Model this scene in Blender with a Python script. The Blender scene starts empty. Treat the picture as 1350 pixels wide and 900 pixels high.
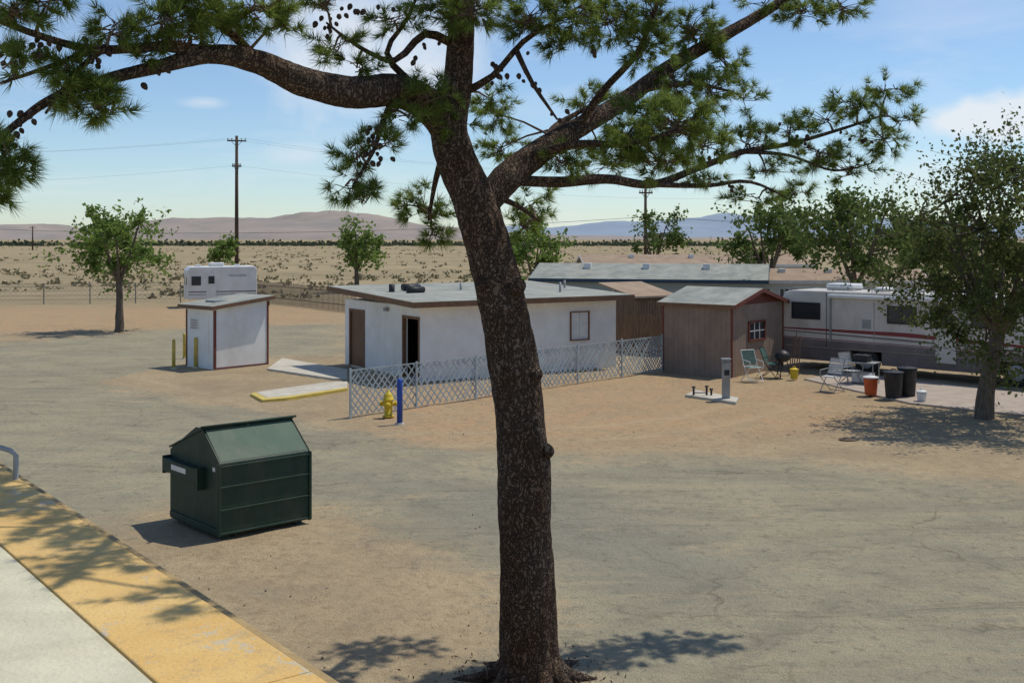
import bpy, math, random
import numpy as np
from mathutils import Vector, noise, Matrix
random.seed(7); rng=np.random.default_rng(7)
scene=bpy.context.scene
H=4.5; F=1450.0; HY=314.0; CX=675.0; DS=1450/1170.0
def G(px,py,z=0.0):
    D=(H-z)*F/(py-HY); return Vector(((px-CX)/F*D,D,z))
def W(px,py,d):
    D=d*DS; return Vector(((px-CX)/F*D,D,H-(py-HY)/F*D))
# ------------------------------------------------------------------ materials
def _nt(name):
    m=bpy.data.materials.new(name); m.use_nodes=True; nt=m.node_tree
    return m,nt,nt.nodes['Principled BSDF'],nt.nodes['Material Output']
def lk(nt,a,b): nt.links.new(a,b)
def nnoise(nt,scale,detail=4,rough=.6,stretch=(1,1,1),dist=0,rot=(0,0,0)):
    g=nt.nodes.new('ShaderNodeNewGeometry'); mp=nt.nodes.new('ShaderNodeMapping')
    mp.inputs['Scale'].default_value=stretch; mp.inputs['Rotation'].default_value=rot
    lk(nt,g.outputs['Position'],mp.inputs['Vector'])
    n=nt.nodes.new('ShaderNodeTexNoise'); n.inputs['Scale'].default_value=scale
    n.inputs['Detail'].default_value=min(detail,6); n.inputs['Roughness'].default_value=rough
    n.inputs['Distortion'].default_value=dist
    lk(nt,mp.outputs[0],n.inputs['Vector']); return n.outputs['Fac']
def ramp(nt,fac,a,b,c1=(0,0,0,1),c2=(1,1,1,1)):
    r=nt.nodes.new('ShaderNodeValToRGB'); r.color_ramp.elements[0].position=a; r.color_ramp.elements[1].position=b
    r.color_ramp.elements[0].color=c1; r.color_ramp.elements[1].color=c2
    lk(nt,fac,r.inputs[0]); return r.outputs[0]
def mix(nt,fac,a,b,mode='MIX'):
    m=nt.nodes.new('ShaderNodeMix'); m.data_type='RGBA'; m.blend_type=mode
    if isinstance(fac,(int,float)): m.inputs[0].default_value=fac
    else: lk(nt,fac,m.inputs[0])
    for i,v in ((6,a),(7,b)):
        if isinstance(v,tuple): m.inputs[i].default_value=(v+(1,))[:4]
        else: lk(nt,v,m.inputs[i])
    return m.outputs[2]
def math_(nt,op,a,b=None,clamp=False):
    m=nt.nodes.new('ShaderNodeMath'); m.operation=op; m.use_clamp=clamp
    for i,v in ((0,a),(1,b)):
        if v is None: continue
        if isinstance(v,(int,float)): m.inputs[i].default_value=v
        else: lk(nt,v,m.inputs[i])
    return m.outputs[0]
def bumpn(nt,bs,h,strength,dist=.02):
    b=nt.nodes.new('ShaderNodeBump'); b.inputs['Strength'].default_value=strength; b.inputs['Distance'].default_value=dist
    lk(nt,h,b.inputs['Height']); lk(nt,b.outputs[0],bs.inputs['Normal'])
def M(name,c1,c2=None,scale=3,rough=.8,bump=.2,bscale=40,metal=0,stretch=(1,1,1),dirt=None,lo=.35,hi=.65,spec=.3):
    m,nt,bs,out=_nt(name)
    if c2 is None: c2=tuple(x*.8 for x in c1)
    col=mix(nt,ramp(nt,nnoise(nt,scale,4,.65,stretch),lo,hi),c2,c1)
    if dirt:
        d=ramp(nt,nnoise(nt,scale*.4,5,.75,(1,1,.35)),.48,.75); col=mix(nt,math_(nt,'MULTIPLY',d,.6),col,dirt)
    lk(nt,col,bs.inputs['Base Color']); bs.inputs['Roughness'].default_value=rough; bs.inputs['Metallic'].default_value=metal
    bs.inputs['Specular IOR Level'].default_value=spec
    if bump: bumpn(nt,bs,nnoise(nt,bscale,1,.6,stretch),bump,.01)
    return m
def leafmat(name,c1,c2,tr=.4,scale=2.0,tcol=None):
    m,nt,bs,out=_nt(name)
    g=nt.nodes.new('ShaderNodeNewGeometry')
    f=ramp(nt,nnoise(nt,scale,0),.35,.65); f2=math_(nt,'MULTIPLY',math_(nt,'ADD',f,g.outputs['Random Per Island']),.5)
    col=mix(nt,f2,c1,c2)
    d=nt.nodes.new('ShaderNodeBsdfDiffuse'); lk(nt,col,d.inputs[0])
    t=nt.nodes.new('ShaderNodeBsdfTranslucent'); lk(nt,mix(nt,.5,col,tcol or c2),t.inputs[0])
    mx=nt.nodes.new('ShaderNodeMixShader'); mx.inputs[0].default_value=tr
    lk(nt,d.outputs[0],mx.inputs[1]); lk(nt,t.outputs[0],mx.inputs[2]); lk(nt,mx.outputs[0],out.inputs[0])
    return m
WHITE=M('white_stucco',(.84,.83,.80),(.74,.73,.70),1.2,.85,.35,60,dirt=(.58,.52,.43))
BROWNTRIM=M('brown_trim',(.22,.12,.065),(.15,.085,.05),6,.7,.2,30)
REDTRIM=M('red_trim',(.20,.06,.04),(.14,.045,.03),6,.7,.2,30)
ROOFG=M('grey_roofing',(.34,.35,.31),(.22,.235,.21),1.4,.9,.5,50,dirt=(.40,.36,.28))
ROOFT=M('tan_roofing',(.36,.27,.19),(.28,.20,.14),1.4,.9,.5,50)
DOORB=M('brown_door',(.16,.07,.035),(.11,.05,.028),4,.5,.2,20,stretch=(3,3,.4))
DARK=M('painted_interior_shade',(.02,.02,.02),None,3,.9,0)  # near-black colour standing in for the shade indoors
GLASS=M('window_glass',(.02,.025,.03),(.035,.04,.045),2,.12,0,spec=.6)
TANW=M('tan_wall',(.34,.25,.19),(.27,.20,.155),2,.85,.4,35,dirt=(.2,.15,.11))
LATT=M('pale_lattice',(.42,.48,.50),(.30,.35,.37),3,.7,.2,30)
CONC=M('concrete',(.55,.51,.43),(.44,.41,.34),2.5,.9,.4,50,dirt=(.34,.29,.21))
YEL=M('yellow_paint',(.62,.47,.09),(.5,.38,.10),5,.6,.2,30,dirt=(.34,.27,.14))
YELP=M('hydrant_yellow',(.68,.50,.03),(.55,.38,.03),8,.5,.2,30)
BLUE=M('blue_paint',(.03,.09,.42),(.03,.07,.30),5,.5,.1,30)
GREY=M('grey_metal',(.33,.34,.34),(.24,.25,.25),5,.5,.1,30,metal=.3)
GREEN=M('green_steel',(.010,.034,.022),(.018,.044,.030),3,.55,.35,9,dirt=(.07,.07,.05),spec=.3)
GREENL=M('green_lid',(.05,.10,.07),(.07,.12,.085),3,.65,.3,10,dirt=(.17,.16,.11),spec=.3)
BLK=M('black_plastic',(.02,.02,.022),(.035,.035,.035),4,.5,.1,20)
RVW=M('rv_cream',(.62,.58,.52),(.52,.49,.44),1.5,.45,.05,10,dirt=(.33,.28,.23))
RVTW=M('trailer_white',(.74,.74,.72),(.64,.64,.62),1.5,.4,.05,10,dirt=(.45,.42,.38))
RVRED=M('rv_red',(.25,.04,.04),(.18,.04,.04),3,.5,0)
RVGR=M('rv_grey_lower',(.19,.16,.15),(.14,.12,.115),2,.5,.05,10)
WOOD=M('old_wood',(.20,.13,.08),(.11,.075,.05),4,.85,.5,20,stretch=(3,3,.5))
FENW=M('fence_slat',(.22,.17,.12),(.15,.12,.09),4,.85,.5,20)
POLEW=M('pole_wood',(.10,.065,.045),(.06,.04,.03),4,.9,.5,20,stretch=(3,3,.3))
TIRE=M('tyre',(.025,.025,.025),(.04,.038,.035),4,.85,.2,30)
NAVY=M('navy_trim',(.03,.06,.10),None,3,.6,0)
LETT=M('faded_lettering',(.20,.25,.32),None,3,.6,0)
PALEB=M('pale_siding',(.60,.62,.60),(.52,.54,.52),1,.7,.1,20,stretch=(.2,.2,8))
GSID=M('greygreen_siding',(.30,.34,.33),(.25,.29,.28),1,.7,.1,20,stretch=(.2,.2,8))
TEAL=M('teal_webbing',(.08,.25,.22),(.06,.18,.16),8,.7,.1,30)
WPL=M('white_plastic',(.72,.72,.70),(.6,.6,.58),4,.5,.1,20)
ORG=M('orange_plastic',(.60,.12,.03),(.45,.09,.03),4,.5,.1,20)
WIREM=M('wire',(.12,.13,.14),None,3,.6,0)
BARKD=M('twig_bark',(.16,.11,.08),(.10,.07,.05),8,.9,.0,30)
BARKG=M('grey_bark',(.17,.13,.095),(.09,.07,.05),6,.9,.7,25,stretch=(3,3,.6))
# ------------------------------------------------------------------ mesh helpers
def link(o,parent=None):
    scene.collection.objects.link(o)
    if parent: o.parent=parent
    return o
def empty(name,loc=(0,0,0),rz=0):
    e=bpy.data.objects.new(name,None); e.location=loc; e.rotation_euler=(0,0,rz); e.empty_display_size=.3
    return link(e)
def mesh(name,V,Fc,mat,parent=None,smooth=False):
    me=bpy.data.meshes.new(name); me.from_pydata([tuple(v) for v in V],[],Fc); me.update()
    if mat: me.materials.append(mat)
    if smooth: me.polygons.foreach_set('use_smooth',[True]*len(me.polygons))
    return link(bpy.data.objects.new(name,me),parent)
def ngons(name,A,mat,parent=None):
    n,k,_=A.shape; me=bpy.data.meshes.new(name)
    me.vertices.add(n*k); me.vertices.foreach_set('co',A.reshape(-1).astype(np.float32))
    me.loops.add(n*k); me.loops.foreach_set('vertex_index',np.arange(n*k,dtype=np.int32))
    me.polygons.add(n); me.polygons.foreach_set('loop_start',np.arange(0,n*k,k,dtype=np.int32))
    me.polygons.foreach_set('loop_total',np.full(n,k,dtype=np.int32)); me.update(calc_edges=True); me.validate()
    me.materials.append(mat); return link(bpy.data.objects.new(name,me),parent)
BF=[(0,3,2,1),(4,5,6,7),(0,1,5,4),(1,2,6,5),(2,3,7,6),(3,0,4,7)]
def box(parent,name,x0,x1,y0,y1,z0,z1,mat,bev=0.0,zs=None):
    V=[(x0,y0,z0),(x1,y0,z0),(x1,y1,z0),(x0,y1,z0),(x0,y0,z1),(x1,y0,z1),(x1,y1,z1),(x0,y1,z1)]
    if zs:
        V=[(v[0],v[1],v[2]+zs[i%4]) for i,v in enumerate(V)]
    o=mesh(name,V,BF,mat,parent)
    if bev:
        b=o.modifiers.new('b','BEVEL'); b.width=bev; b.segments=2
    return o
class Acc:
    def __init__(s): s.V=[]; s.F=[]
    def add(s,V,Fc):
        n=len(s.V); s.V+= [tuple(v) for v in V]; s.F+=[tuple(i+n for i in f) for f in Fc]
    def box(s,x0,x1,y0,y1,z0,z1):
        s.add([(x0,y0,z0),(x1,y0,z0),(x1,y1,z0),(x0,y1,z0),(x0,y0,z1),(x1,y0,z1),(x1,y1,z1),(x0,y1,z1)],BF)
    def bar(s,p0,p1,w,t,up=Vector((0,1,0))):
        p0=Vector(p0);p1=Vector(p1); d=(p1-p0).normalized(); a=d.cross(up).normalized()*w/2; b=up*t/2
        V=[p0-a-b,p0+a-b,p0+a+b,p0-a+b,p1-a-b,p1+a-b,p1+a+b,p1-a+b]
        s.add(V,BF)
    def tube(s,pts,rad,segs=10,step=None,disp=None):
        pts=[Vector(p) for p in pts]
        if not isinstance(rad,(list,tuple)): rad=[rad]*len(pts)
        if step:
            P=[];R=[]
            for i in range(len(pts)-1):
                p0=pts[max(i-1,0)];p1=pts[i];p2=pts[i+1];p3=pts[min(i+2,len(pts)-1)]
                n=max(1,int((p2-p1).length/step))
                for k in range(n):
                    t=k/n
                    P.append(.5*((2*p1)+(p2-p0)*t+(2*p0-5*p1+4*p2-p3)*t*t+(3*p1-p0-3*p2+p3)*t**3)); R.append(rad[i]*(1-t)+rad[i+1]*t)
            P.append(pts[-1]);R.append(rad[-1])
        else: P=pts;R=list(rad)
        V=[];Fc=[]
        d=(P[1]-P[0]).normalized(); a=d.orthogonal().normalized()
        for i,p in enumerate(P):
            if i<len(P)-1: d=(P[min(i+1,len(P)-1)]-P[max(i-1,0)]).normalized()
            a=(a-d*a.dot(d)).normalized(); b=d.cross(a)
            for j in range(segs):
                th=2*math.pi*j/segs; nn=a*math.cos(th)+b*math.sin(th); r=R[i]
                if disp: r=r*(1+disp(p+nn*r,nn,th,i))
                V.append(p+nn*r)
        for i in range(len(P)-1):
            for j in range(segs):
                k=(j+1)%segs; Fc.append((i*segs+j,i*segs+k,(i+1)*segs+k,(i+1)*segs+j))
        Fc.append(tuple(range(segs))[::-1]); Fc.append(tuple((len(P)-1)*segs+j for j in range(segs)))
        s.add(V,Fc)
    def cone(s,c,r0,r1,z0,z1,segs=20):
        s.tube([(c[0],c[1],z0),(c[0],c[1],z1)],[r0,r1],segs)
    def out(s,name,mat,parent=None,smooth=False): return mesh(name,s.V,s.F,mat,parent,smooth)
def lathe(acc,c,prof,segs=20):
    acc.tube([(c[0],c[1],c[2]+z) for r,z in prof],[r for r,z in prof],segs)
def foot(C,rot,pl,pr):
    c,s=math.cos(rot),math.sin(rot)
    def right(px): k=(px-CX)/F; return (k*C.y-C.x)/(c-k*s)
    def left(px): k=(px-CX)/F; return (C.x-k*C.y)/(s+k*c)
    return right(pr),left(pl),right,left
# ------------------------------------------------------------------ ground
def pdist(X,Y,P,closed=False):
    n=len(P); d=np.full(X.shape,1e9)
    for i in range(n if closed else n-1):
        a=P[i];b=P[(i+1)%n]; e=b-a; wx=X-a[0];wy=Y-a[1]
        t=np.clip((wx*e[0]+wy*e[1])/(e@e),0,1); d=np.minimum(d,np.hypot(wx-e[0]*t,wy-e[1]*t))
    return d
def sdf(X,Y,poly):
    P=np.array([[p.x,p.y] for p in poly]); n=len(P)
    d=pdist(X,Y,P,True); ins=np.zeros(X.shape,bool)
    for i in range(n):
        a=P[i];b=P[(i+1)%n]; e=b-a
        c=((a[1]>Y)!=(b[1]>Y))
        xi=a[0]+(Y-a[1])/(e[1] if e[1]!=0 else 1e-9)*e[0]
        ins^=(c&(X<xi))
    return np.where(ins,d,-d)
def geo(a,b,n): return list(np.geomspace(a,b,n))
xs=np.array([-v for v in geo(20,9000,45)[::-1]][:-1]+list(np.arange(-20,20.01,.16))+geo(20,9000,45)[1:])
ys=np.array(list(-np.array(geo(1,200,10))[::-1])+list(np.arange(0,30,.12))+list(np.arange(30,64,.25))+geo(64,14000,70))
X,Y=np.meshgrid(xs,ys)
A1=[G(*p) for p in [(-500,455),(0,452),(200,434),(330,430),(455,425),(458,468),(380,470),(360,492),(455,500),(458,520),(330,525),(170,500),(150,505),(330,535),(460,562),(580,590),(760,598),(950,600),(1150,612),(1350,640),(2200,700),(2200,1500),(-600,1500),(-900,560)]]
S1=[G(*p) for p in [(150,690),(230,665),(420,670),(560,710),(660,770),(700,850),(760,1000),(900,1500),(-300,1500),(-200,720)]]
a=np.clip(.5+sdf(X,Y,A1)/3.4,0,1); b=np.clip(.5+sdf(X,Y,S1)/2.6,0,1)
isl=np.clip(.5+sdf(X,Y,[G(*p) for p in [(150,500),(240,478),(330,470),(360,480),(470,510),(470,560),(330,532)]])/1.2,0,1)
asph=np.clip(a-b*.85-isl,0,1)
org=np.clip(.5+sdf(X,Y,[G(*p) for p in [(470,520),(700,500),(870,490),(1010,500),(1150,520),(1200,560),(1000,575),(700,590),(520,585)]])/3,0,1)
org=np.maximum(org,np.clip(.5+sdf(X,Y,[G(*p) for p in [(-400,406),(460,400),(460,424),(200,432),(-400,452)]])/4,0,1))
des=np.clip((Y-68)/12,0,1)
smooth_=np.clip(.5+sdf(X,Y,[G(*p) for p in [(480,625),(700,640),(900,690),(1000,740),(900,790),(740,740),(600,690)]])/2,0,1)
trk=np.zeros_like(X)
for pl,off in [([(-200,560),(120,560),(420,600),(700,640),(1000,640),(1500,660)],.8),([(-200,600),(200,600),(500,640),(800,690),(1100,690),(1600,640)],.75),([(700,1000),(900,830),(1100,740),(1500,700)],.8),([(0,470),(250,520),(480,610),(800,720),(1300,800)],.8),([(900,610),(1100,612),(1250,640),(1400,700)],.75),([(480,580),(700,575),(900,560),(1000,535)],.75)]:
    P=np.array([[G(*p).x,G(*p).y] for p in pl])
    for _ in range(4):
        Q=[P[0]]
        for i in range(len(P)-1): Q+= [P[i]*.75+P[i+1]*.25,P[i]*.25+P[i+1]*.75]
        Q.append(P[-1]); P=np.array(Q)
    d=pdist(X,Y,P); trk=np.maximum(trk,np.exp(-((d-off)/.19)**2))
Z=np.zeros_like(X)
near=(Y<70)&(abs(X)<25)
for i,j in zip(*np.nonzero(near)):
    Z[i,j]=(noise.noise(Vector((X[i,j]*.5,Y[i,j]*.5,0)))*.03+noise.noise(Vector((X[i,j]*1.9,Y[i,j]*1.9,3)))*.016+noise.noise(Vector((X[i,j]*4.5,Y[i,j]*4.5,8)))*.010)*(1-.75*asph[i,j])-.02
Z-=trk*.010
nx,ny=len(xs),len(ys)
idx=np.arange(nx*ny).reshape(ny,nx)
q=np.stack([idx[:-1,:-1],idx[:-1,1:],idx[1:,1:],idx[1:,:-1]],-1).reshape(-1,4)
me=bpy.data.meshes.new('ground'); me.vertices.add(nx*ny); me.vertices.foreach_set('co',np.stack([X,Y,Z],-1).reshape(-1).astype(np.float32))
me.loops.add(len(q)*4); me.loops.foreach_set('vertex_index',q.reshape(-1).astype(np.int32))
me.polygons.add(len(q)); me.polygons.foreach_set('loop_start',np.arange(0,len(q)*4,4,dtype=np.int32)); me.polygons.foreach_set('loop_total',np.full(len(q),4,dtype=np.int32))
me.update(calc_edges=True)
ca=me.color_attributes.new('zones','FLOAT_COLOR','POINT'); ca.data.foreach_set('color',np.stack([asph,org,des,np.ones_like(asph)],-1).reshape(-1).astype(np.float32))
ca=me.color_attributes.new('wear','FLOAT_COLOR','POINT'); ca.data.foreach_set('color',np.stack([trk,smooth_,trk,np.ones_like(asph)],-1).reshape(-1).astype(np.float32))
me.polygons.foreach_set('use_smooth',[True]*len(q))
gm,nt,bs,out=_nt('ground_material')
at_=nt.nodes.new('ShaderNodeAttribute'); at_.attribute_name='zones'; sp=nt.nodes.new('ShaderNodeSeparateColor'); lk(nt,at_.outputs['Color'],sp.inputs[0])
tk=nt.nodes.new('ShaderNodeAttribute'); tk.attribute_name='wear'; tks=nt.nodes.new('ShaderNodeSeparateColor'); lk(nt,tk.outputs['Color'],tks.inputs[0]); TKF=tks.outputs[0]; SMF=tks.outputs[1]
nA=nnoise(nt,.4,5,.72); nB=nnoise(nt,5,5,.78); nC=nnoise(nt,1.0,6,.78,(.28,1.6,1),.8,(0,0,-.2)); nD=nnoise(nt,1.0,5,.72,(1,1,1),.5); nE=nnoise(nt,55,1,.7)
sand=mix(nt,ramp(nt,nA,.38,.62),(.42,.33,.205),(.32,.25,.16))
sand=mix(nt,math_(nt,'MULTIPLY',sp.outputs[1],ramp(nt,nD,.3,.6)),sand,(.45,.30,.17))
sand=mix(nt,ramp(nt,nB,.48,.72),sand,(.26,.195,.125))
sand=mix(nt,ramp(nt,nE,.56,.72),sand,(.20,.15,.10))
asp=mix(nt,ramp(nt,nA,.38,.62),(.36,.325,.225),(.28,.255,.185))
asp=mix(nt,ramp(nt,nC,.50,.64),asp,(.39,.33,.215))
asp=mix(nt,math_(nt,'MULTIPLY',SMF,.6),asp,(.235,.23,.19))
asp=mix(nt,ramp(nt,nnoise(nt,.7,6,.82,(.22,1.5,1),1.2,(0,0,.5)),.56,.69),asp,(.18,.165,.12))
asp=mix(nt,ramp(nt,nB,.54,.68),asp,(.20,.18,.135))
asp=mix(nt,math_(nt,'MULTIPLY',ramp(nt,nE,.45,.7),.65),asp,(.15,.135,.10))
asp=mix(nt,math_(nt,'MULTIPLY',math_(nt,'MULTIPLY',TKF,ramp(nt,nD,.35,.65)),.5),asp,(.175,.16,.125))
sand=mix(nt,math_(nt,'MULTIPLY',math_(nt,'MULTIPLY',TKF,ramp(nt,nD,.35,.65)),.5),sand,(.46,.37,.24))
cr=nt.nodes.new('ShaderNodeTexVoronoi'); cr.feature='DISTANCE_TO_EDGE'; cr.inputs['Scale'].default_value=.28
mp=nt.nodes.new('ShaderNodeVectorMath'); mp.operation='ADD'; nz=nt.nodes.new('ShaderNodeTexNoise'); nz.inputs['Scale'].default_value=1.3; nz.inputs['Detail'].default_value=5
g2=nt.nodes.new('ShaderNodeNewGeometry'); lk(nt,g2.outputs['Position'],nz.inputs['Vector']); lk(nt,g2.outputs['Position'],mp.inputs[0]); lk(nt,nz.outputs['Color'],mp.inputs[1]); lk(nt,mp.outputs[0],cr.inputs['Vector'])
cf=math_(nt,'MULTIPLY',ramp(nt,cr.outputs['Distance'],.002,.010,(1,1,1,1),(0,0,0,1)),ramp(nt,nA,.42,.58))
asp=mix(nt,math_(nt,'MULTIPLY',cf,.5),asp,(.12,.095,.07))
fac=math_(nt,'ADD',sp.outputs[0],math_(nt,'MULTIPLY',math_(nt,'SUBTRACT',nC,.5),1.9))
fac=math_(nt,'ADD',fac,math_(nt,'MULTIPLY',math_(nt,'SUBTRACT',nB,.5),.9))
fac=math_(nt,'ADD',fac,math_(nt,'MULTIPLY',math_(nt,'SUBTRACT',nA,.54),1.6))
col=mix(nt,ramp(nt,fac,.30,.75),sand,asp)
desc=mix(nt,ramp(nt,nnoise(nt,.05,6,.75,(.3,1,1)),.42,.58),(.36,.285,.175),(.28,.225,.135))
desc=mix(nt,ramp(nt,nnoise(nt,.3,4,.8),.52,.70),desc,(.18,.155,.095))
col=mix(nt,sp.outputs[2],col,desc)
lk(nt,col,bs.inputs['Base Color']); bs.inputs['Roughness'].default_value=.95; bs.inputs['Specular IOR Level'].default_value=.05
bumpn(nt,bs,nnoise(nt,9,4,.85),.8,.06)
me.materials.append(gm); link(bpy.data.objects.new('ground',me))
def stones(name,n,region,mat,smin,smax):
    A=Acc()
    for i in range(n):
        p=G(random.uniform(region[0],region[1]),random.uniform(region[2],region[3])); r=smin+(smax-smin)*random.random()**3
        k=6; th=[2*math.pi*j/k+random.uniform(-.3,.3) for j in range(k)]
        V=[(p.x+math.cos(t)*r*random.uniform(.7,1.2),p.y+math.sin(t)*r*random.uniform(.7,1.2),-.04) for t in th]+[(p.x+math.cos(t)*r*.6,p.y+math.sin(t)*r*.6,-.015+r*.5) for t in th]
        A.add(V,[(j,(j+1)%k,k+(j+1)%k,k+j) for j in range(k)]+[tuple(range(k,2*k))])
    A.out(name,mat)
STONE=M('stone',(.33,.26,.18),(.24,.19,.14),5,.9,.3,30)
stones('gravel_stones',200,(200,740,640,900),STONE,.005,.024)
stones('gravel_stones',60,(460,1250,500,600),STONE,.01,.03)
# ------------------------------------------------------------------ hills
def hills(name,D0,D1,prof,mat,amp,seed,cols=300,rows=30):
    px=np.linspace(-500,1900,cols); py=np.interp(px,[p[0] for p in prof],[p[1] for p in prof])
    V=[];Fc=[]
    Dm=(D0+D1)/2
    for r in range(rows):
        v=r/(rows-1); D=D0+(D1-D0)*v; sh=math.sin(math.pi*min(1,v*1.0))**.8
        for c in range(cols):
            h=(HY-py[c])/F*Dm; x=(px[c]-CX)/F*Dm
            n=noise.fractal(Vector((x/amp,D/amp,seed)),.9,2.1,6)
            V.append((x,D,max(-3,h*sh*(1+.4*n)-1)))
    for r in range(rows-1):
        for c in range(cols-1):
            i=r*cols+c; Fc.append((i,i+1,i+cols+1,i+cols))
    return mesh(name,V,Fc,mat,None,True)
HILLM=M('hill_brown_haze',(.33,.275,.235),(.25,.22,.20),.006,1,.0,1)  # brown paled by aerial haze painted into the surface colour
HILLB=M('hill_blue_haze',(.27,.33,.40),(.23,.29,.37),.002,1,.0,1)  # blue of the distance haze painted straight onto the far range
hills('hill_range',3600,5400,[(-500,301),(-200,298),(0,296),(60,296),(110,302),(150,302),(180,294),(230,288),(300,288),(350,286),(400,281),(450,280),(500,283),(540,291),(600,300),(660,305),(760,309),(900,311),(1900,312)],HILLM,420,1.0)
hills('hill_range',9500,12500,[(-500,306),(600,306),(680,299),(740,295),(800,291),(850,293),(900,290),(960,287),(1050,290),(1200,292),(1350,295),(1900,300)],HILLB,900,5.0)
# ------------------------------------------------------------------ leaf clumps
def runit(n):
    v=rng.normal(size=(n,3)); return v/np.linalg.norm(v,axis=1)[:,None]
def leaves(P,size,elong=1.6,droop=0):
    n=len(P); d=runit(n)
    e=np.cross(d,runit(n)); e/=np.linalg.norm(e,axis=1)[:,None]+1e-9
    s=(size*rng.uniform(.6,1.3,n))[:,None]
    return np.stack([P,P+d*s*elong*.5+e*s*.5,P+d*s*elong,P+d*s*elong*.5-e*s*.5],1)
def leaf_tree(name,base,top,trunk_r,crown,nleaf,lsize,mat,bark=BARKG,seed=0,fork=.45,blobs=26,lean=(0,0),blobr=.28,nl=5):
    rs=random.Random(seed); E=empty(name,base); A=Acc()
    cz,rx,rz=crown
    fz=top*fork*.6
    A.tube([(0,0,-.15),(lean[0]*.3+.03,0,fz*.5),(lean[0],lean[1],fz)],[trunk_r*1.3,trunk_r,trunk_r*.8],12,.2,lambda p,n,t,i:.2*noise.noise(Vector((p.x*5,p.y*5,p.z*2+seed))))
    cents=[]
    for i in range(blobs):
        while 1:
            v=Vector((rs.uniform(-1,1),rs.uniform(-1,1),rs.uniform(-1,1)))
            if .3<v.length<1: break
        f=rs.uniform(.85,1.15)
        cents.append(Vector((v.x*rx*f+lean[0],v.y*rx*f+lean[1],cz+v.z*rz*f)))
    F0=Vector((lean[0],lean[1],fz))
    limbs=[]
    for i in range(nl):
        th=2*math.pi*i/nl+rs.uniform(-.4,.4); e=Vector((math.cos(th)*rx*.5+lean[0],math.sin(th)*rx*.5+lean[1],cz+rs.uniform(-.1,.5)*rz))
        m=(F0+e)/2+Vector((0,0,-.1*rz)); A.tube([F0-Vector((0,0,.1)),m,e],[trunk_r*.6,trunk_r*.4,trunk_r*.18],7,.3); limbs.append((F0,m,e))
    L=[]
    for c in cents:
        l=min(limbs,key=lambda q:min((q[1]-c).length,(q[2]-c).length)); s=l[1] if (l[1]-c).length<(l[2]-c).length else l[2]
        A.tube([s,(s+c)/2+Vector((rs.uniform(-.2,.2),rs.uniform(-.2,.2),0)),c],[trunk_r*.22,trunk_r*.13,trunk_r*.05],5)
        br=blobr*rx*rs.uniform(.5,1.6); n=int(nleaf/blobs*rs.uniform(.4,1.6))
        for k in range(7):
            e=c+Vector((rs.gauss(0,1),rs.gauss(0,1),rs.gauss(0,.8)))*br
            A.tube([c,e],[trunk_r*.06,trunk_r*.02],3)
            m=n//7; t=rng.uniform(.2,1.15,m)[:,None]
            L.append(np.array(c)+ (np.array(e)-np.array(c))*t + rng.normal(size=(m,3))*br*.24)
    A.out('trunk_and_limbs',bark,E,True)
    ngons('foliage',leaves(np.concatenate(L),lsize),mat,E)
    return E
LG=leafmat('leaf_light_green',(.13,.20,.05),(.21,.29,.075),.45)
LM=leafmat('leaf_mid_green',(.085,.13,.04),(.15,.20,.06),.42)
LO=leafmat('leaf_olive',(.065,.09,.03),(.12,.145,.05),.4,tcol=(.17,.19,.06))
LD=leafmat('leaf_dark',(.05,.065,.045),(.08,.095,.06),.3)
def at(px,d,z=0): return Vector(((px-CX)/1170*d,d*DS,z))
leaf_tree('shade_tree',at(157,42.8),6.4,.17,(4.3,2.1,1.9),3800,.15,LG,seed=1,fork=.62,blobs=28,blobr=.24)
leaf_tree('shade_tree',at(470,74),6,.2,(4.2,2.4,1.8),1900,.22,LG,seed=2,fork=.5,blobs=20,blobr=.24)
leaf_tree('desert_bush',at(288,80),4.8,.12,(3.4,1.4,1.4),800,.26,LG,seed=3,fork=.4,blobs=9,blobr=.3)
leaf_tree('shade_tree',at(703,62),5.2,.18,(3.6,2.1,1.5),2200,.2,LG,seed=4,fork=.5,blobs=18,blobr=.26)
leaf_tree('shade_tree',at(862,76),7,.2,(4.8,2.1,2.3),2000,.2,LM,seed=5,fork=.5,blobs=18,blobr=.26)
leaf_tree('shade_tree',at(1012,52),7,.2,(4.7,2.3,2.0),4600,.17,LM,seed=6,fork=.5,blobs=26,blobr=.26)
leaf_tree('shade_tree',at(1128,41),6.8,.2,(4.9,2.6,1.9),6500,.14,LM,seed=8,fork=.55,blobs=30,blobr=.26)
leaf_tree('shade_tree',at(1230,60),7,.2,(4.0,3.0,2.2),3800,.2,LM,seed=18,fork=.5,blobs=20,blobr=.28)
leaf_tree('olive_tree',G(1296,551),7.2,.19,(4.15,2.6,2.95),21000,.075,LO,seed=9,fork=.5,blobs=75,lean=(.4,0),blobr=.17,nl=8)
P=[]
for i in range(1000):
    x=random.uniform(-480,480); y=640+random.uniform(-25,60); r=random.uniform(1.2,3.2); n=13
    hgt=random.uniform(.8,2.3)
    q=rng.normal(size=(n,3))*np.array([r*1.6,r,hgt*.35])+np.array([x,y,hgt*.5]); q[:,2]=np.clip(q[:,2],.1,3.4); P.append(q)
ngons('distant_tree_line',leaves(np.concatenate(P),1.6,1.2),LD)
SH=leafmat('shrub_leaf',(.17,.15,.085),(.24,.21,.12),.15,.05)
P=[]
for i in range(2100):
    y=82*(560/82)**random.random(); x=random.uniform(-.6,.6)*y; r=random.uniform(.25,.7)
    if noise.noise(Vector((x*.03,y*.02,0)))<-.12: continue
    n=12; q=rng.normal(size=(n,3))*np.array([r,r,r*.25])*.6+np.array([x,y,r*.2]); q[:,2]=np.abs(q[:,2]); P.append(q)
ngons('desert_shrubs',leaves(np.concatenate(P),.3,1.3),SH)
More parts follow.
